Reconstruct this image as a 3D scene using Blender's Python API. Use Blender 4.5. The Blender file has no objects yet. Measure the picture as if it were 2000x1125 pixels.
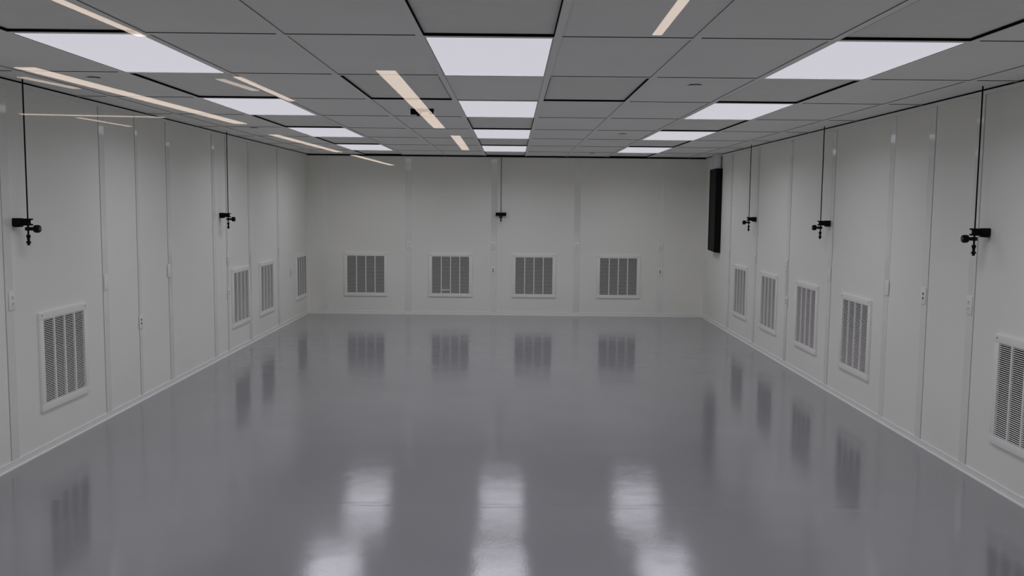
import bpy, bmesh, math, random
from mathutils import Matrix, Vector
random.seed(7)
S = bpy.context.scene
COL = S.collection
PI = math.pi

# ------------------------------------------------------------------ camera
CX, CY, CZ = 0.41627, -4.06397, 1.66949
YAW, PIT, ROL = 0.00028, 0.091386, 0.010060
def make_camera():
    c, s = math.cos(YAW), math.sin(YAW); cp, sp = math.cos(PIT), math.sin(PIT); cr, sr = math.cos(ROL), math.sin(ROL)
    right = Vector((c, -s, 0)); fwd = Vector((cp*s, cp*c, -sp)); up = Vector((sp*s, sp*c, cp))
    R = cr*right + sr*up; U = cr*up - sr*right
    cam = bpy.data.cameras.new('camera'); o = bpy.data.objects.new('camera', cam); COL.objects.link(o)
    m = Matrix((R, U, -fwd)).transposed().to_4x4(); m.translation = (CX, CY, CZ)
    o.matrix_world = m
    cam.sensor_width = 36; cam.lens = 1761.8/2000*36; cam.clip_start = .02; cam.clip_end = 200
    S.camera = o
make_camera()

# ------------------------------------------------------------------ world / exposure
w = bpy.data.worlds.new('world'); S.world = w; w.use_nodes = True
w.node_tree.nodes['Background'].inputs[0].default_value = (.02, .02, .022, 1)
w.node_tree.nodes['Background'].inputs[1].default_value = .2
S.view_settings.view_transform = 'Standard'; S.view_settings.look = 'None'
S.view_settings.gamma = 1; S.view_settings.use_curve_mapping = False
S.view_settings.exposure = 0.0
TROFFER = (.93, .905, 1.0); TROFFER_E = .70   # lens luminance at grazing angles
TROFFER_W = 7.7       # downward light of each troffer, watts, cut off at SPREAD like a prismatic lens
SPREAD = math.radians(157)
#    # the ceiling lights of the clean room
HALL = (1.0, .80, .66); HALL_E = 6.5           # strip lamps of the hall behind the window
S.cycles.max_bounces = 14; S.cycles.diffuse_bounces = 6; S.cycles.glossy_bounces = 6; S.cycles.transparent_max_bounces = 16

# ------------------------------------------------------------------ dimensions
H = 2.4065; XL, XR = -2.6844, 3.3211; YB = 9.5907; YN = -3.0      # clean room
T = .6096; ST = 1.2192                                            # grid module
BAR = .034
YG = -3.05                                                        # window glass

# ------------------------------------------------------------------ materials
def nodes(name):
    m = bpy.data.materials.new(name); m.use_nodes = True
    return m, m.node_tree, m.node_tree.nodes['Principled BSDF']
def mat(name, col, rough=.5, spec=.5, metal=0.0, noise=0.0, nscale=3.0, bump=0.0, bscale=200.0, stretch=None):
    m, nt, b = nodes(name)
    b.inputs['Base Color'].default_value = (*col, 1); b.inputs['Roughness'].default_value = rough
    b.inputs['Specular IOR Level'].default_value = spec; b.inputs['Metallic'].default_value = metal
    tc = nt.nodes.new('ShaderNodeTexCoord')
    src = tc.outputs['Object']
    if stretch:
        mp = nt.nodes.new('ShaderNodeMapping'); mp.inputs['Scale'].default_value = stretch
        nt.links.new(src, mp.inputs[0]); src = mp.outputs[0]
    if noise:
        n = nt.nodes.new('ShaderNodeTexNoise'); n.inputs['Scale'].default_value = nscale; n.inputs['Detail'].default_value = 4
        nt.links.new(src, n.inputs['Vector'])
        r = nt.nodes.new('ShaderNodeValToRGB')
        r.color_ramp.elements[0].position = .3; r.color_ramp.elements[1].position = .7
        r.color_ramp.elements[0].color = (*[x*(1-noise) for x in col], 1)
        r.color_ramp.elements[1].color = (*[x*(1+noise) for x in col], 1)
        nt.links.new(n.outputs['Fac'], r.inputs[0]); nt.links.new(r.outputs[0], b.inputs['Base Color'])
    if bump:
        n2 = nt.nodes.new('ShaderNodeTexNoise'); n2.inputs['Scale'].default_value = bscale; n2.inputs['Detail'].default_value = 2
        nt.links.new(src, n2.inputs['Vector'])
        bp = nt.nodes.new('ShaderNodeBump'); bp.inputs['Strength'].default_value = bump; bp.inputs['Distance'].default_value = .002
        nt.links.new(n2.outputs['Fac'], bp.inputs['Height']); nt.links.new(bp.outputs[0], b.inputs['Normal'])
    return m
M = {}
M['wall'] = mat('wall_panel_paint', (.84, .845, .79), .55, .3, noise=.025, nscale=1.3)
M['batten'] = mat('batten_vinyl', (.82, .82, .78), .07, .5, bump=.05, bscale=220.0, stretch=(1, 1, 0)); M['batten'].node_tree.nodes['Principled BSDF'].inputs['IOR'].default_value = 2.1
M['joint'] = mat('panel_joint', (.45, .45, .42), .8, .1)
M['base'] = mat('base_trim_vinyl', (.84, .84, .81), .4, .4)
M['tile'] = mat('ceiling_tile', (.90, .895, .86), .75, .2, noise=.02, nscale=2)
M['bar'] = mat('ceiling_grid_enamel', (.90, .895, .86), .5, .3)
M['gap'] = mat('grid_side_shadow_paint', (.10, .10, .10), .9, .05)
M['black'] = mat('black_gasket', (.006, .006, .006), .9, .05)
M['filter'] = mat('filter_face', (.84, .84, .80), .7, .2, noise=.03, nscale=9)
M['grille'] = mat('grille_enamel', (.86, .86, .82), .4, .4)
M['dark'] = mat('grille_void_shade', (.010, .010, .010), .95, .02)  # near-black colour paints in the shade of the recess behind the louvers
M['media'] = mat('grille_filter_media', (.10, .10, .10), .9, .05, noise=.3, nscale=40)
M['plastic'] = mat('black_plastic', (.003, .003, .003), .45, .12)
M['rod'] = mat('black_tubing', (.003, .003, .003), .5, .12)
M['chrome'] = mat('dull_metal', (.10, .10, .095), .35, .5, metal=.6)
M['plate'] = mat('plate_plastic', (.86, .86, .83), .3, .45)
M['slot'] = mat('plate_slot', (.02, .02, .02), .8, .1)
M['duct'] = mat('grey_duct', (.72, .72, .75), .45, .4)
M['hallwall'] = mat('hall_wall_paint', (.16, .16, .16), .8, .1, noise=.05)
M['hallfloor'] = mat('hall_concrete', (.12, .12, .12), .8, .1, noise=.1)
M['hallceil'] = mat('hall_open_ceiling', (.03, .03, .03), .95, .05, noise=.1)
M['alu'] = mat('window_frame_metal', (.25, .25, .25), .4, .4, metal=.3)
M['lampbody'] = mat('lamp_housing', (.7, .7, .7), .5, .3)
M['bag'] = mat('black_board', (.003, .0045, .004), .55, .12, noise=.5, nscale=6)

def emit(name, col, e, back=(.8, .8, .8)):
    m, nt, b = nodes(name)
    b.inputs['Base Color'].default_value = (*back, 1); b.inputs['Roughness'].default_value = .5
    b.inputs['Emission Color'].default_value = (*col, 1); b.inputs['Emission Strength'].default_value = e
    b.inputs['Specular IOR Level'].default_value = .1; b.inputs['Base Color'].default_value = (.05, .05, .05, 1)
    return m
M['light'] = emit('troffer_diffuser', TROFFER, TROFFER_E)
M['hall'] = emit('hall_lamp_diffuser', HALL, HALL_E)
M['hall2'] = emit('hall_lamp_diffuser_dim', HALL, HALL_E*.6)

def floor_mat():
    m, nt, b = nodes('floor_epoxy')
    L = nt.links; N = nt.nodes
    tc = N.new('ShaderNodeTexCoord')
    n1 = N.new('ShaderNodeTexNoise'); n1.inputs['Scale'].default_value = 1.1; n1.inputs['Detail'].default_value = 5
    L.new(tc.outputs['Object'], n1.inputs['Vector'])
    r = N.new('ShaderNodeValToRGB'); r.color_ramp.elements[0].position = .3; r.color_ramp.elements[1].position = .72
    r.color_ramp.elements[0].color = (.235, .235, .246, 1); r.color_ramp.elements[1].color = (.262, .262, .274, 1)
    L.new(n1.outputs['Fac'], r.inputs[0])
    # scattered dark specks of dirt
    v = N.new('ShaderNodeTexVoronoi'); v.inputs['Scale'].default_value = 1.6; v.inputs['Randomness'].default_value = 1
    L.new(tc.outputs['Object'], v.inputs['Vector'])
    lt = N.new('ShaderNodeMath'); lt.operation = 'LESS_THAN'; lt.inputs[1].default_value = .010
    L.new(v.outputs['Distance'], lt.inputs[0])
    mx = N.new('ShaderNodeMixRGB'); mx.inputs[2].default_value = (.03, .03, .03, 1)
    L.new(lt.outputs[0], mx.inputs[0]); L.new(r.outputs[0], mx.inputs[1]); L.new(mx.outputs[0], b.inputs['Base Color'])
    # roughness: broad patches
    n2 = N.new('ShaderNodeTexNoise'); n2.inputs['Scale'].default_value = .9; n2.inputs['Detail'].default_value = 3
    L.new(tc.outputs['Object'], n2.inputs['Vector'])
    mr = N.new('ShaderNodeMapRange'); mr.inputs['From Min'].default_value = .3; mr.inputs['From Max'].default_value = .7
    mr.inputs['To Min'].default_value = .08; mr.inputs['To Max'].default_value = .115
    L.new(n2.outputs['Fac'], mr.inputs['Value']); L.new(mr.outputs[0], b.inputs['Roughness'])
    b.inputs['IOR'].default_value = 1.7; b.inputs['Specular IOR Level'].default_value = .5
    # bump: fine orange peel + slow trowel waves
    n3 = N.new('ShaderNodeTexNoise'); n3.inputs['Scale'].default_value = 75; n3.inputs['Detail'].default_value = 3
    mp = N.new('ShaderNodeMapping'); mp.inputs['Scale'].default_value = (1, 2.2, 1)
    L.new(tc.outputs['Object'], mp.inputs[0]); L.new(mp.outputs[0], n3.inputs['Vector'])
    n4 = N.new('ShaderNodeTexNoise'); n4.inputs['Scale'].default_value = 2.5; n4.inputs['Detail'].default_value = 2
    L.new(tc.outputs['Object'], n4.inputs['Vector'])
    b1 = N.new('ShaderNodeBump'); b1.inputs['Strength'].default_value = .6; b1.inputs['Distance'].default_value = .00038
    L.new(n3.outputs['Fac'], b1.inputs['Height'])
    b2 = N.new('ShaderNodeBump'); b2.inputs['Strength'].default_value = .5; b2.inputs['Distance'].default_value = .004
    # a low wavering lap ridge across the coating
    sx = N.new('ShaderNodeSeparateXYZ'); L.new(tc.outputs['Object'], sx.inputs[0])
    def mth(op, a, b_=None):
        m_ = N.new('ShaderNodeMath'); m_.operation = op
        for i_, v_ in enumerate((a, b_)):
            if v_ is None: continue
            if isinstance(v_, (int, float)): m_.inputs[i_].default_value = v_
            else: L.new(v_, m_.inputs[i_])
        return m_.outputs[0]
    nz = mth('MULTIPLY', n1.outputs['Fac'], .12)
    dy = mth('MULTIPLY', mth('SUBTRACT', mth('ADD', sx.outputs['Y'], nz), .90), 1/.03)
    rg = mth('POWER', 2.718, mth('MULTIPLY', mth('MULTIPLY', dy, dy), -1))
    hh = mth('ADD', n4.outputs['Fac'], mth('MULTIPLY', rg, .25))
    L.new(hh, b2.inputs['Height']); L.new(b1.outputs[0], b2.inputs['Normal'])
    L.new(b2.outputs[0], b.inputs['Normal'])
    return m
M['floor'] = floor_mat()

def glass_mat():
    m = bpy.data.materials.new('window_glass'); m.use_nodes = True; nt = m.node_tree; N = nt.nodes; L = nt.links
    N.remove(N['Principled BSDF']); out = N['Material Output']
    tr = N.new('ShaderNodeBsdfTransparent'); tr.inputs[0].default_value = (.985, .99, .987, 1)
    gl = N.new('ShaderNodeBsdfGlossy'); gl.inputs['Roughness'].default_value = 0.0; gl.inputs[0].default_value = (1, 1, 1, 1)
    lw = N.new('ShaderNodeLayerWeight'); lw.inputs['Blend'].default_value = .5
    p = N.new('ShaderNodeMath'); p.operation = 'POWER'; p.inputs[1].default_value = 5
    L.new(lw.outputs['Facing'], p.inputs[0])
    a = N.new('ShaderNodeMath'); a.operation = 'MULTIPLY_ADD'; a.inputs[1].default_value = .96; a.inputs[2].default_value = .042
    L.new(p.outputs[0], a.inputs[0])
    mx = N.new('ShaderNodeMixShader'); L.new(a.outputs[0], mx.inputs[0]); L.new(tr.outputs[0], mx.inputs[1]); L.new(gl.outputs[0], mx.inputs[2])
    L.new(mx.outputs[0], out.inputs[0])
    return m
M['glass'] = glass_mat()

# ------------------------------------------------------------------ mesh helpers
class MB:
    def __init__(self): self.bm = bmesh.new()
    def box(self, a, b, mi=0, bev=0.0, rot=None):
        lo = [min(a[i], b[i]) for i in range(3)]; hi = [max(a[i], b[i]) for i in range(3)]
        r = bmesh.ops.create_cube(self.bm, size=1)
        vs = r['verts']; c = Vector([(lo[i]+hi[i])/2 for i in range(3)]); s = Vector([hi[i]-lo[i] for i in range(3)])
        for v in vs:
            q = Vector((v.co.x*s.x, v.co.y*s.y, v.co.z*s.z))
            if rot: q = rot @ q
            v.co = q + c
        fs = {f for v in vs for f in v.link_faces}
        for f in fs: f.material_index = mi
        if bev:
            es = list({e for v in vs for e in v.link_edges})
            bmesh.ops.bevel(self.bm, geom=es, offset=bev, segments=2, affect='EDGES', profile=.6, clamp_overlap=True, material=mi)
        return self
    def lathe(self, prof, c, axis='z', n=20, mi=0):
        # prof: list of (radius, offset along axis)
        rings = []
        for r, z in prof:
            ring = []
            for k in range(n):
                t = 2*PI*k/n; x, y = r*math.cos(t), r*math.sin(t)
                p = {'z': (x, y, z), 'x': (z, x, y), 'y': (y, z, x)}[axis]
                ring.append(self.bm.verts.new((p[0]+c[0], p[1]+c[1], p[2]+c[2])))
            rings.append(ring)
        for a, b in zip(rings, rings[1:]):
            for k in range(n):
                f = self.bm.faces.new((a[k], a[(k+1) % n], b[(k+1) % n], b[k])); f.smooth = True; f.material_index = mi
        f = self.bm.faces.new(list(reversed(rings[0]))); f.material_index = mi
        f = self.bm.faces.new(rings[-1]); f.material_index = mi
        return self
    def quad(self, pts, mi=0):
        f = self.bm.faces.new([self.bm.verts.new(p) for p in pts]); f.material_index = mi; return self
    def build(self, name, mats, parent=None, fix=True):
        if fix: bmesh.ops.recalc_face_normals(self.bm, faces=self.bm.faces[:])
        me = bpy.data.meshes.new(name); self.bm.to_mesh(me); self.bm.free()
        for m in (mats if isinstance(mats, (list, tuple)) else [mats]): me.materials.append(m)
        try: me.set_sharp_from_angle(angle=math.radians(40))
        except Exception: pass
        o = bpy.data.objects.new(name, me); COL.objects.link(o)
        if parent: o.parent = parent
        return o
def tag(o, label=None, cat=None, group=None, kind=None):
    if label: o['label'] = label
    if cat: o['category'] = cat
    if group: o['group'] = group
    if kind: o['kind'] = kind
    return o
def empty(name, loc=(0, 0, 0), rz=0.0):
    o = bpy.data.objects.new(name, None); COL.objects.link(o); o.empty_display_size = .05
    o.location = loc; o.rotation_euler = (0, 0, rz); return o
def children(o): return [c for c in bpy.data.objects if c.parent == o]
def copy_tree(o, parent=None):
    c = o.copy(); COL.objects.link(c)
    if parent: c.parent = parent
    for ch in children(o): copy_tree(ch, c)
    return c
def struct(o, label=None): return tag(o, label, kind='structure')

# ------------------------------------------------------------------ the clean room shell
fl = MB()
fl.box((XL-.1, YN, -.1), (XR+.1, YB+.1, 0))
struct(fl.build('floor', M['floor']), 'glossy grey epoxy floor of the empty room')

for name, a, b, lab in (('wall_left', (XL-.1, YN-.1, 0), (XL, YB+.1, H+.12), 'pale panelled left wall'),
                        ('wall_right', (XR, YN-.1, 0), (XR+.1, YB+.1, H+.12), 'pale panelled right wall'),
                        ('wall_back', (XL, YB, 0), (XR, YB+.1, H+.12), 'pale panelled back wall')):
    struct(MB().box(a, b).build(name, M['wall']), lab)
# near wall with the viewing window
WX0, WX1, WZ0, WZ1 = -2.0, 2.7, .85, 2.2
nw = MB()
nw.box((XL, YN-.1, 0), (XR, YN, WZ0)); nw.box((XL, YN-.1, WZ1), (XR, YN, H+.12))
nw.box((XL, YN-.1, WZ0), (WX0, YN, WZ1)); nw.box((WX1, YN-.1, WZ0), (XR, YN, WZ1))
struct(nw.build('wall_front', M['wall']))
win = struct(empty('window_1', (0, YG, WZ0)), 'wide viewing window between the hall and the room')
fr = MB()
for a, b in (((WX0, -.04, 0), (WX1, .04, .04)), ((WX0, -.04, WZ1-WZ0-.04), (WX1, .04, WZ1-WZ0)),
             ((WX0, -.04, .04), (WX0+.04, .04, WZ1-WZ0-.04)), ((WX1-.04, -.04, .04), (WX1, .04, WZ1-WZ0-.04))):
    fr.box(a, b, bev=.004)
fr.build('window_frame', M['alu'], win)
MB().box((WX0+.04, -.003, .04), (WX1-.04, .003, WZ1-WZ0-.04)).build('window_pane', M['glass'], win)

# ceiling: tiles a little above the grid, black reveal between them
cols = [XL] + [i*T for i in range(-4, 6)] + [XR]
rows = [YN] + [j*ST for j in range(-2, 8)] + [YB]
def cell_kind(ci, rj):
    """ci = column left bar number (-5..5), rj = row number"""
    if ci in (-3, 0, 3):
        if rj % 2 == 0 and rj >= -2: return 'light'
        if rj in (-1, 1, 3, 5, 7) and not (ci == 0 and rj == 1): return 'filter'
    if rj == 1 and ci in (-1, 1): return 'filter'
    return 'tile'
tiles = MB(); lights = []; filters = []
for a in range(len(cols)-1):
    for b in range(len(rows)-1):
        ci, rj = a-5, b-3
        x0, x1, y0, y1 = cols[a], cols[a+1], rows[b], rows[b+1]
        hb = BAR/2
        x0 += 0 if a == 0 else hb; x1 -= 0 if a == len(cols)-2 else hb
        y0 += 0 if b == 0 else hb; y1 -= 0 if b == len(rows)-2 else hb
        k = cell_kind(ci, rj)
        if k == 'light': lights.append((ci, rj, x0, x1, y0, y1))
        elif k == 'filter': filters.append((ci, rj, x0, x1, y0, y1))
        else: tiles.box((x0, y0, H+.0045), (x1, y1, H+.018))
ceil = struct(tiles.build('ceiling', M['tile']), 'grey suspended ceiling of rectangular tiles')
g = MB()
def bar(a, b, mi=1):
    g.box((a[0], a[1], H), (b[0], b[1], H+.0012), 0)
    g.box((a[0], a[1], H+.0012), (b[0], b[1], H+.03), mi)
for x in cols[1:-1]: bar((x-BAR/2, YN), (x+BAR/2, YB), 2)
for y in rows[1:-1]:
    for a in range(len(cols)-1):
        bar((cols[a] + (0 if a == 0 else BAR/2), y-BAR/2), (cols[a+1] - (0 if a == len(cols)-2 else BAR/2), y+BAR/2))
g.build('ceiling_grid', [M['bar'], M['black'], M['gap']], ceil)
MB().box((XL-.1, YN-.1, H+.12), (XR+.1, YB+.1, H+.2)).build('ceiling_deck', M['black'], ceil)

# perimeter trims
def perim(name, d, z0, z1, m):
    p = MB()
    p.box((XL, YN, z0), (XL+d, YB, z1)); p.box((XR-d, YN, z0), (XR, YB, z1)); p.box((XL+d, YB-d, z0), (XR-d, YB, z1))
    return struct(p.build(name, m))
perim('trim_1', .012, H-.032, H-.007, M['base'])
perim('trim_2', .006, H-.007, H+.004, M['black'])
struct(MB().box((XL+.012, YB-.016, H-.02), (XR-.012, YB-.012, H)).build('trim_50', M['black']))  # thickens the black reveal at the back and paints in the shade there
for nm, a, b in (('baseboard_left', (XL, YN, 0), (XL+.006, YB, .05)), ('baseboard_right', (XR-.006, YN, 0), (XR, YB, .05)),
                 ('baseboard_back', (XL+.006, YB-.006, 0), (XR-.006, YB, .05))):
    bb = MB(); bb.box(a, b)
    if nm != 'baseboard_back':
        x = XL+.006 if 'left' in nm else XR-.006; s = 1 if 'left' in nm else -1
        bb.box((x, YN, 0), (x+s*.008, YB-.006, .008))
    else: bb.box((XL+.006, YB-.014, 0), (XR-.006, YB-.006, .008))
    struct(bb.build(nm, M['base']))

# vertical batten strips over the panel joints, one object each
tn = 3
def batten(wall, pos, wdt=.085, joint=True):
    global tn
    p = MB(); z0, z1 = .05, H-.032; h = wdt/2; t = .0035
    def B(u0, u1, d, mi, bev=0):
        if wall == 'left': p.box((XL, u0, z0), (XL+d, u1, z1), mi, bev)
        elif wall == 'right': p.box((XR-d, u0, z0), (XR, u1, z1), mi, bev)
        else: p.box((u0, YB-d, z0), (u1, YB, z1), mi, bev)
    B(pos-h, pos+h, t, 0)
    if joint: B(pos-h-.006, pos-h-.0005, .0012, 1)
    struct(p.build('trim_%d' % tn, [M['batten'], M['joint']])); tn += 1
for y in (-1.15, .14, 1.47, 2.79, 4.10, 5.33, 6.60, 7.90): batten('left', y)
batten('left', 3.42, .05); batten('left', 5.76, .05)
for y in (-.95, .33, 1.61, 2.25, 2.90, 4.16, 5.43, 6.69, 7.98): batten('right', y, .085, y != 2.90)
for x in (-2.41, -1.155, .142, 1.397, 2.662): batten('back', x, .092, False)

# ------------------------------------------------------------------ ceiling lights and filter panels
CN = {-3: 'left', 0: 'middle', 3: 'right'}
ORD = {0: 'nearest and largest', 2: 'second nearest', 4: 'third', 6: 'farthest and smallest', -2: 'overhead out-of-view'}
ROWN = {0: 'front row', 2: 'second row', 4: 'third row', 6: 'last row by the back wall', -2: 'row right above the window'}
for ci, rj, x0, x1, y0, y1 in lights:
    t = empty('ceiling_light', ((x0+x1)/2, (y0+y1)/2, H))
    tag(t, 'bright white rectangular ceiling light, %s of the %s column' % ({0: 'nearest and largest', 2: 'second nearest', 4: 'third', 6: 'farthest, by the back wall', -2: 'one above the window,'}[rj], CN[ci]),
        'ceiling light', 'rectangular lights in the ceiling grid')
    hx, hy = (x1-x0)/2, (y1-y0)/2; e = .007
    f = MB()
    for a, b in (((-hx, -hy, .002), (hx, -hy+e, .03)), ((-hx, hy-e, .002), (hx, hy, .03)),
                 ((-hx, -hy+e, .002), (-hx+e, hy-e, .03)), ((hx-e, -hy+e, .002), (hx, hy-e, .03))): f.box(a, b)
    f.box((-hx, -hy, .03), (hx, hy, .10))
    f.build('frame', M['lampbody'], t)
    MB().box((-hx+e, -hy+e, .006), (hx-e, hy-e, .012)).build('diffuser', M['light'], t)
    la = bpy.data.lights.new('troffer_tubes', 'AREA'); la.shape = 'RECTANGLE'; la.size = 2*(hx-e); la.size_y = 2*(hy-e)
    la.energy = TROFFER_W; la.color = TROFFER; la.spread = SPREAD
    lo_ = bpy.data.objects.new('troffer_tubes', la); COL.objects.link(lo_); lo_.parent = t; lo_.location = (0, 0, .0045)
FL = {(-3, -1): 'left column in front of the nearest light', (-3, 1): 'left column between first and second light', (-3, 3): 'left column between second and third light',
      (-3, 5): 'left column between third and last light', (-3, 7): 'left column behind the last light, at back wall',
      (0, -1): 'middle column at top edge, in front of nearest light', (0, 3): 'middle column between second and third light',
      (0, 5): 'middle column between third and last light', (0, 7): 'middle column behind last light, at back wall',
      (3, -1): 'right column in front of the nearest light', (3, 1): 'right column between first and second light', (3, 3): 'right column between second and third light',
      (3, 5): 'right column between third and last light', (3, 7): 'right column behind the last light, at back wall',
      (-1, 1): 'just left of the middle column behind the nearest light', (1, 1): 'just right of the middle column behind the nearest light'}
for ci, rj, x0, x1, y0, y1 in filters:
    t = empty('ceiling_filter', ((x0+x1)/2, (y0+y1)/2, H))
    tag(t, 'black-edged recessed grey panel, ' + FL[(ci, rj)], 'ceiling filter', 'recessed filter panels in the ceiling')
    hx, hy = (x1-x0)/2, (y1-y0)/2; e = .004; up = .013
    f = MB()
    for a, b in (((-hx, -hy, .0012), (hx, -hy+e, .05)), ((-hx, hy-e, .0012), (hx, hy, .05)),
                 ((-hx, -hy+e, .0012), (-hx+e, hy-e, .05)), ((hx-e, -hy+e, .0012), (hx, hy-e, .05))): f.box(a, b)
    f.build('gasket', M['black'], t)
    MB().box((-hx+e, -hy+e, up), (hx-e, hy-e, up+.03)).build('panel', M['filter'], t)

# concealed sprinkler covers (small flush discs with a dark rim)
for x, y, lab in ((-2.115, 1.46, 'small round ceiling cover near the left wall, nearest the window'),
                  (-2.16, 5.0, 'small round ceiling cover left of the lights, halfway down the room'),
                  (-2.2, 8.4, 'small round ceiling cover left of the lights, near the back wall'),
                  (1.52, 1.52, 'small round ceiling cover left of the nearest right light'),
                  (1.535, 5.28, 'small round ceiling cover right of the middle column, halfway down the room'),
                  (1.533, 8.76, 'small round ceiling cover right of the middle column, by the back wall')):
    t = empty('sprinkler_cover', (x, y, H+.0045)); tag(t, lab, 'sprinkler', 'round sprinkler covers in the ceiling')
    MB().lathe([(.036, -.006), (.036, 0)], (0, 0, 0), n=28).build('rim', M['black'], t)
    MB().lathe([(.044, -.008), (.044, -.006)], (0, 0, 0), n=28).build('cover_disc', M['tile'], t)

# ------------------------------------------------------------------ wall grilles
GW, GH = .66, .66
def make_grille():
    """front faces +x, base at its lower edge centre on the wall plane, width along y"""
    t = empty('wall_grille'); d = .016
    f = MB(); w2 = GW/2
    bl, bt, bb = .050, .050, .052
    f.box((0, -w2, 0), (d, w2, bb), 0, .002); f.box((0, -w2, GH-bt), (d, w2, GH), 0, .002)
    f.box((0, -w2, bb), (d, -w2+bl, GH-bt), 0, .002); f.box((0, w2-bl, bb), (d, w2, GH-bt), 0, .002)
    f.build('frame', M['grille'], t)
    iw = GW-2*bl; z0, z1 = bb, GH-bt
    m_ = MB()
    for k in (1, 2, 3):
        y = -w2+bl+iw*k/4; m_.box((.004, y-.0065, z0), (d-.001, y+.0065, z1))
    m_.build('mullion', M['grille'], t)
    lv = MB(); n = 46; pz = (z1-z0)/n; rot = Matrix.Rotation(math.radians(30), 3, 'Y')
    for k in range(n):
        z = z0+(k+.5)*pz
        lv.box((.0075, -w2+bl, z-.0007), (.0135, w2-bl, z+.0007), 0, 0, rot)
    lv.build('louvers', M['grille'], t)
    MB().box((0, -w2+bl, z0), (.0012, w2-bl, z1)).build('void_shade_sheet', M['dark'], t)  # dark sheet on the solid wall stands in for the shaded void
    for y in (-w2+.03, w2-.03): MB().lathe([(.005, 0), (.004, .002)], (d, y, GH-.02), 'x', 10).build('screw', M['chrome'], t)
    return t
def on_wall(o, wall, u, z, off=0.0):
    if wall == 'left': o.location = (XL+off, u, z); o.rotation_euler = (0, 0, 0)
    elif wall == 'right': o.location = (XR-off, u, z); o.rotation_euler = (0, 0, PI)
    else: o.location = (u, YB-off, z); o.rotation_euler = (0, 0, -PI/2)
    return o
GR = 'square louvred return air grilles low on the walls'
gl = [('left', 2.12, 'white louvred grille low on the left wall, nearest and largest there'),
      ('left', 6.20, 'second louvred grille on the left wall, below the black valve'),
      ('left', 7.29, 'third louvred grille on the left wall, narrow in view'),
      ('left', 9.17, 'dark narrow louvred grille on left wall beside the back corner'),
      ('back', -1.80, 'louvred grille on the back wall nearest the left corner'),
      ('back', -.515, 'louvred back wall grille with a pale tag low in its slats'),
      ('back', .75, 'louvred back wall grille right of the black hanging tube'),
      ('back', 2.03, 'louvred grille on the back wall nearest the right corner'),
      ('right', 7.34, 'farthest louvred grille on the right wall, nearest the black board'),
      ('right', 6.07, 'second farthest louvred grille on the right wall'),
      ('right', 4.76, 'middle louvred grille of the five on the right wall'),
      ('right', 3.49, 'large louvred grille on the right wall, second nearest the viewer'),
      ('right', .95, 'louvred grille cut off by the right edge of the picture')]
proto = make_grille(); first = True
for wl, u, lab in gl:
    o = proto if first else copy_tree(proto); first = False
    on_wall(o, wl, u, .276); tag(o, lab, 'vent grille', GR)
    if 'pale tag' in lab:
        MB().box((.012, -.012-.128, .098), (.0155, -.012, .112)).build('tag', M['plate'], o)

# ------------------------------------------------------------------ spray valves on black drop tubes
def make_valve(hw=.022):
    """mounting plane x=0, out of the wall is +x, block centre at z=0"""
    t = empty('drop_valve')
    b = MB(); b.box((0, -hw, -.026), (.055, hw, .024), 0, .006)
    for y in ((-.05, 0, .05) if hw > .05 else (0,)): b.box((.052, y-.012, -.017), (.060, y+.012, .017), 0, .003)
    b.build('mounting_block', M['plastic'], t)
    MB().box((.045, -.014, -.012), (.085, .014, .012), 0, .003).box((.01, -.03, -.032), (.045, .03, -.02), 0, .004).build('bracket', M['plastic'], t)
    s = MB(); s.lathe([(.026, .012), (.029, .014), (.029, .020), (.026, .022)], (.09, 0, 0), n=24)
    s.lathe([(.026, -.022), (.029, -.020), (.029, -.014), (.026, -.012)], (.09, 0, 0), n=24)
    s.lathe([(.018, -.014), (.015, 0), (.018, .014)], (.09, 0, 0), n=20)
    s.build('clamp_spool', M['plastic'], t)
    MB().lathe([(.0058, -.10), (.0058, 0), (.0045, .002), (.0045, H+.003-1.536)], (.089, 0, 0), n=12).build('tube', M['rod'], t)
    v = MB(); v.box((.074, -.011, -.053), (.108, .011, -.031), 0, .003)
    v.lathe([(.010, .106), (.012, .112), (.008, .120), (.008, .130)], (0, 0, -.042), 'x', 16)
    vb = v.build('valve_body', M['plastic'], t)
    MB().lathe([(.0115, .078), (.0115, .090)], (0, 0, -.042), 'x', 6).build('valve_nut', M['chrome'], vb)
    k = MB(); prof = [(.012, .124), (.021, .128), (.0245, .134), (.0245, .156), (.021, .162), (.012, .163)]
    k.lathe(prof, (0, 0, -.042), 'x', 12)
    kn = k.build('valve_knob', M['plastic'], t)
    MB().lathe([(.0115, .1625), (.010, .1645)], (0, 0, -.042), 'x', 16).build('knob_cap', M['chrome'], kn)
    n = MB(); n.lathe([(.007, -.078), (.0125, -.081), (.0125, -.094), (.0085, -.100), (.0085, -.110)], (.089, 0, 0), n=14)
    n.build('nozzle', M['plastic'], t)
    return t
vl = [('left', 1.555, 'black tube and knobbed valve on the left wall, nearest the viewer', 1),
      ('left', 5.52, 'black tube and knobbed valve on the left wall, farther one above a grille', 0),
      ('back', .243, 'black tube and valve hanging on the middle of the back wall', 0),
      ('right', 1.44, 'black tube and knobbed valve on the right wall, nearest the viewer', 0),
      ('right', 4.20, 'black tube and knobbed valve on the right wall, middle of three', 0),
      ('right', 6.71, 'black tube and knobbed valve on the right wall, farthest, near the black board', 0)]
vp = make_valve(); first = True
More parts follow.
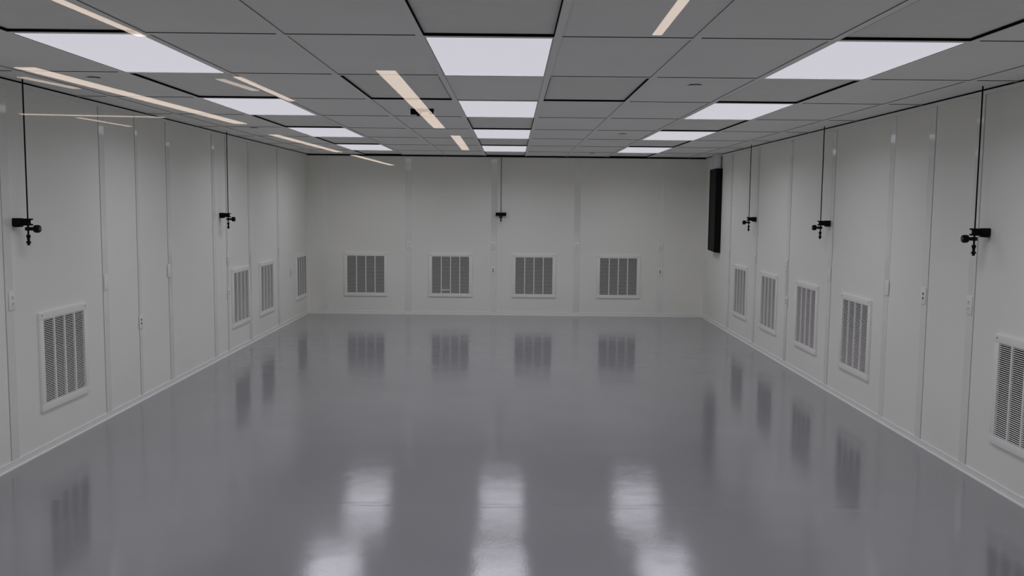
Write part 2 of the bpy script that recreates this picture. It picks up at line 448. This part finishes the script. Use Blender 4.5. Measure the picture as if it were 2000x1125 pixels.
for wl, u, lab, lng in vl:
    if wl == 'back': o = make_valve(.080)
    else: o = vp if first else copy_tree(vp); first = False
    on_wall(o, wl, u, 1.536); tag(o, lab, 'valve', 'black drop tubes ending in knobbed valves')
    if lng:
        MB().lathe([(.008, -.120), (.008, -.109)], (.089, 0, 0), n=14).lathe([(.014, -.132), (.014, -.120)], (.089, 0, 0), n=14).lathe([(.008, -.145), (.009, -.132)], (.089, 0, 0), n=14).build('nozzle_extension', M['plastic'], o)

# black device under the ceiling
t = empty('ceiling_sensor', (-.295, 3.06, H+.0045)); tag(t, 'small black bracketed device hanging under the ceiling left of the middle lights', 'ceiling device')
MB().box((-.09, -.02, -.022), (.09, .02, 0), 0, .004).build('bracket', M['plastic'], t)
MB().box((-.09, -.022, -.045), (-.045, .022, -.016), 0, .006).box((.055, -.022, -.042), (.088, .022, -.016), 0, .006).build('clamp', M['plastic'], t)
MB().lathe([(.020, -.045), (.026, -.04), (.026, -.028), (.018, -.016)], (-.03, 0, 0), n=20).lathe([(.014, -.053), (.014, -.045)], (-.03, 0, 0), n=16).build('sensor_head', M['plastic'], t)

# ------------------------------------------------------------------ wall plates
def plate_base(name):
    t = empty(name)
    MB().box((0, -.035, -.0585), (.0055, .035, .0585), 0, .002).build('cover_plate', M['plate'], t)
    return t
def make_outlet():
    t = plate_base('power_outlet')
    for z in (-.0195, .0195):
        r = MB().box((.0055, -.017, z-.014), (.0075, .017, z+.014), 0, .0018).build('receptacle', M['plate'], t)
        s = MB().box((.0073, -.0085, z-.003), (.0079, -.005, z+.007)).box((.0073, .005, z-.003), (.0079, .0085, z+.007))
        s.lathe([(.003, .0073), (.003, .0079)], (0, 0, z-.009), 'x', 10); s.build('socket_slots', M['slot'], r)
    return t
def make_jack():
    t = plate_base('data_jack_plate')
    for z in (-.015, .015):
        MB().box((.005, -.0085, z-.0085), (.0062, .0085, z+.0085), 0, .001).build('jack_port', M['slot'], t)
    return t
def make_switch():
    t = plate_base('blank_wall_plate')
    for z in (-.042, .042): MB().lathe([(.003, .0055), (.002, .0065)], (0, 0, z), 'x', 10).build('screw', M['plate'], t)
    return t
mk = {'outlet': make_outlet(), 'jack': make_jack(), 'blank': make_switch()}; used = set()
catn = {'outlet': 'power outlet', 'jack': 'data outlet', 'blank': 'wall plate'}
pl = [('left', 1.490, 1.050, 'outlet', 'white outlet plate at left picture edge, nearest on the left wall'),
      ('left', 2.790, 1.053, 'blank', 'blank white wall plate above and right of the nearest left grille'),
      ('left', 3.415, .672, 'jack', 'low white plate with two dark ports on the left wall'),
      ('left', 4.060, 1.053, 'blank', 'blank white wall plate midway along the left wall'),
      ('left', 5.760, 1.045, 'outlet', 'upper white outlet plate under the far left wall valve'),
      ('left', 5.750, .685, 'jack', 'lower white plate under the far left wall valve, beside a grille'),
      ('left', 7.900, 1.045, 'outlet', 'upper white plate on left wall between its two farthest grilles'),
      ('left', 8.550, .690, 'jack', 'low white plate on left wall just before its farthest grille'),
      ('back', -1.145, 1.052, 'outlet', 'white outlet plate on leftmost strip with outlets of the back wall'),
      ('back', .127, 1.057, 'outlet', 'upper white outlet plate near the back wall drop tube'),
      ('back', .130, .686, 'jack', 'lower plate with two dark ports near the middle of the back wall'),
      ('back', 1.390, 1.062, 'outlet', 'white outlet plate between the two right grilles of the back wall'),
      ('back', 2.653, 1.060, 'outlet', 'upper white outlet plate on the back wall right of its last grille'),
      ('back', 2.663, .684, 'jack', 'lower plate with two dark ports right of the last back grille'),
      ('right', 1.617, 1.070, 'outlet', 'white outlet plate under the nearest right wall valve'),
      ('right', 2.255, 1.063, 'jack', 'white plate with two dark ports high on the right wall'),
      ('right', 2.880, 1.065, 'blank', 'blank white wall plate right of the second nearest right grille'),
      ('right', 4.155, 1.070, 'blank', 'blank white wall plate under the middle right wall valve'),
      ('right', 5.450, 1.070, 'outlet', 'upper white plate between the two middle-distance right wall grilles'),
      ('right', 5.400, .686, 'jack', 'low white plate beside the middle grille of the right wall'),
      ('right', 6.680, 1.066, 'outlet', 'white plate under the farthest right wall valve'),
      ('right', 7.990, 1.060, 'outlet', 'faint white plate on the right wall nearest the black board')]
for wl, u, z, kd, lab in pl:
    o = mk[kd] if kd not in used else copy_tree(mk[kd]); used.add(kd)
    on_wall(o, wl, u, z, .004 if wl == 'back' else .0045); tag(o, lab, catn[kd], {'outlet': 'power outlets on the wall strips', 'jack': 'data port plates on the walls', 'blank': 'blank plates on the wall strips'}[kd])

# ------------------------------------------------------------------ black board in the far right corner with its duct
t = empty('wall_board', (XR, 8.52, 1.05)); tag(t, 'tall black board on the right wall by the back corner, grey duct above', 'wall board')
b = MB(); bm_ = b.bm
# slightly skewed body with a sagging lower edge
D = .085; L0 = .40; HH = 1.155
pts = [(0, 0, -.015), (-D, 0, -.005), (-D, L0, .01), (0, L0, .0)]
lo = [bm_.verts.new(p) for p in pts]; hi = [bm_.verts.new((p[0], p[1], HH)) for p in pts]
bm_.faces.new(lo); bm_.faces.new(hi[::-1])
for k in range(4): bm_.faces.new((lo[k], lo[(k+1) % 4], hi[(k+1) % 4], hi[k]))
b.build('board', M['bag'], t)
e = MB(); e.box((-D-.006, .004, -.01), (-D, .022, HH), 0, .002).box((-D-.006, L0-.02, .01), (-D, L0-.002, HH), 0, .002).box((-D-.006, .004, HH-.018), (-D, L0-.002, HH), 0, .002)
e.build('edge_strip', M['plastic'], t)
dct = MB(); dct.box((-.075, .03, HH), (0, .34, H+.004-1.05), 0, .012)
dp = dct.build('duct', M['duct'], t)
MB().box((-.020, .024, HH+.002), (-.013, .031, H-.03-1.05)).build('duct_seam', M['black'], dp)

# ------------------------------------------------------------------ the hall behind the window (seen only as reflections in the glass)
HX0, HX1, HY0, HZ = -9.0, 6.0, -34.0, 3.6
def hs(name, a, b, m): struct(MB().box(a, b).build(name, M[m]))
hs('floor_hall', (HX0, HY0, -.1), (HX1, YN-.1, 0), 'hallfloor')
hs('ceiling_hall', (HX0, HY0, HZ), (HX1, YN-.1, HZ+.1), 'hallceil')
hs('wall_hall_left', (HX0-.1, HY0, 0), (HX0, YN-.1, HZ), 'hallwall')
hs('wall_hall_right', (HX1, HY0, 0), (HX1+.1, YN-.1, HZ), 'hallwall')
hs('wall_hall_rear', (HX0-.1, HY0-.1, 0), (HX1+.1, HY0, HZ), 'hallwall')
hs('wall_hall_front_left', (HX0, YN-.1, 0), (XL-.1, YN, HZ), 'hallwall')
hs('wall_hall_front_right', (XR+.1, YN-.1, 0), (HX1, YN, HZ), 'hallwall')
hs('wall_hall_front_top', (XL-.1, YN-.1, H+.2), (XR+.1, YN, HZ), 'hallwall')
ZL = 2.97
def hall_lamp(x0, y0, x1, y1, wdt, lab, m='hall'):
    L_ = math.hypot(x1-x0, y1-y0); a = math.atan2(y1-y0, x1-x0)
    t = empty('hall_lamp', ((x0+x1)/2, (y0+y1)/2, ZL), a); tag(t, lab, 'strip lamp', 'strip lamps of the hall mirrored in the window glass')
    MB().box((-L_/2-.02, -wdt/2-.006, .002), (L_/2+.02, wdt/2+.006, .06), 0, .004).build('housing', M['lampbody'], t)
    MB().box((-L_/2, -wdt/2, -.004), (L_/2, wdt/2, .002)).build('diffuser', M[m], t)
    for s in (-.3, .3): MB().lathe([(.004, .06), (.004, HZ-ZL)], (s*L_, 0, 0), n=8).build('suspension_cable', M['rod'], t)
hall_lamp(-2.60, -6.6, -2.52, -9.3, .07, 'thin warm lamp mirrored across the nearest left ceiling light')
hall_lamp(-4.395, -11.06, -4.09, -17.15, .21, 'long warm lamp mirrored above the nearest left valve')
hall_lamp(-.84, -11.03, -.845, -17.6, .19, 'wide warm lamp mirrored left of the middle ceiling lights')
hall_lamp(-.68, -19.28, -.71, -23.7, .18, 'short warm lamp mirrored left of the far middle lights')
hall_lamp(1.47, -6.9, 1.50, -9.03, .07, 'thin warm lamp mirrored at the top edge, right of middle')
hall_lamp(-4.18, -19.48, -4.00, -25.1, .18, 'warm lamp mirrored across the far left ceiling edge')
hall_lamp(-3.88, -26.5, -3.65, -32.6, .18, 'far warm lamp mirrored on the back wall at its left')
hall_lamp(-2.46, -11.57, -2.42, -13.73, .08, 'short thin warm lamp mirrored beside the second left light', 'hall')
hall_lamp(-2.70, -11.75, -2.59, -12.7, .09, 'added faint lamp imitating a repeat reflection just before the second left light', 'hall2')  # added lamp, stands in for a multiple reflection of another hall lamp
hall_lamp(-4.80, -11.75, -4.66, -12.68, .10, 'added faint lamp imitating a repeat reflection under the long left lamp', 'hall2')  # likewise added: imitates a second bounce of another lamp in the glazing
hall_lamp(-7.05, -15.88, -4.98, -16.14, .16, 'thin crosswise lamp mirrored high on the left wall', 'hall2')
hall_lamp(-6.40, -16.35, -6.25, -17.92, .09, 'thin slanted lamp mirrored high on the left wall', 'hall2')
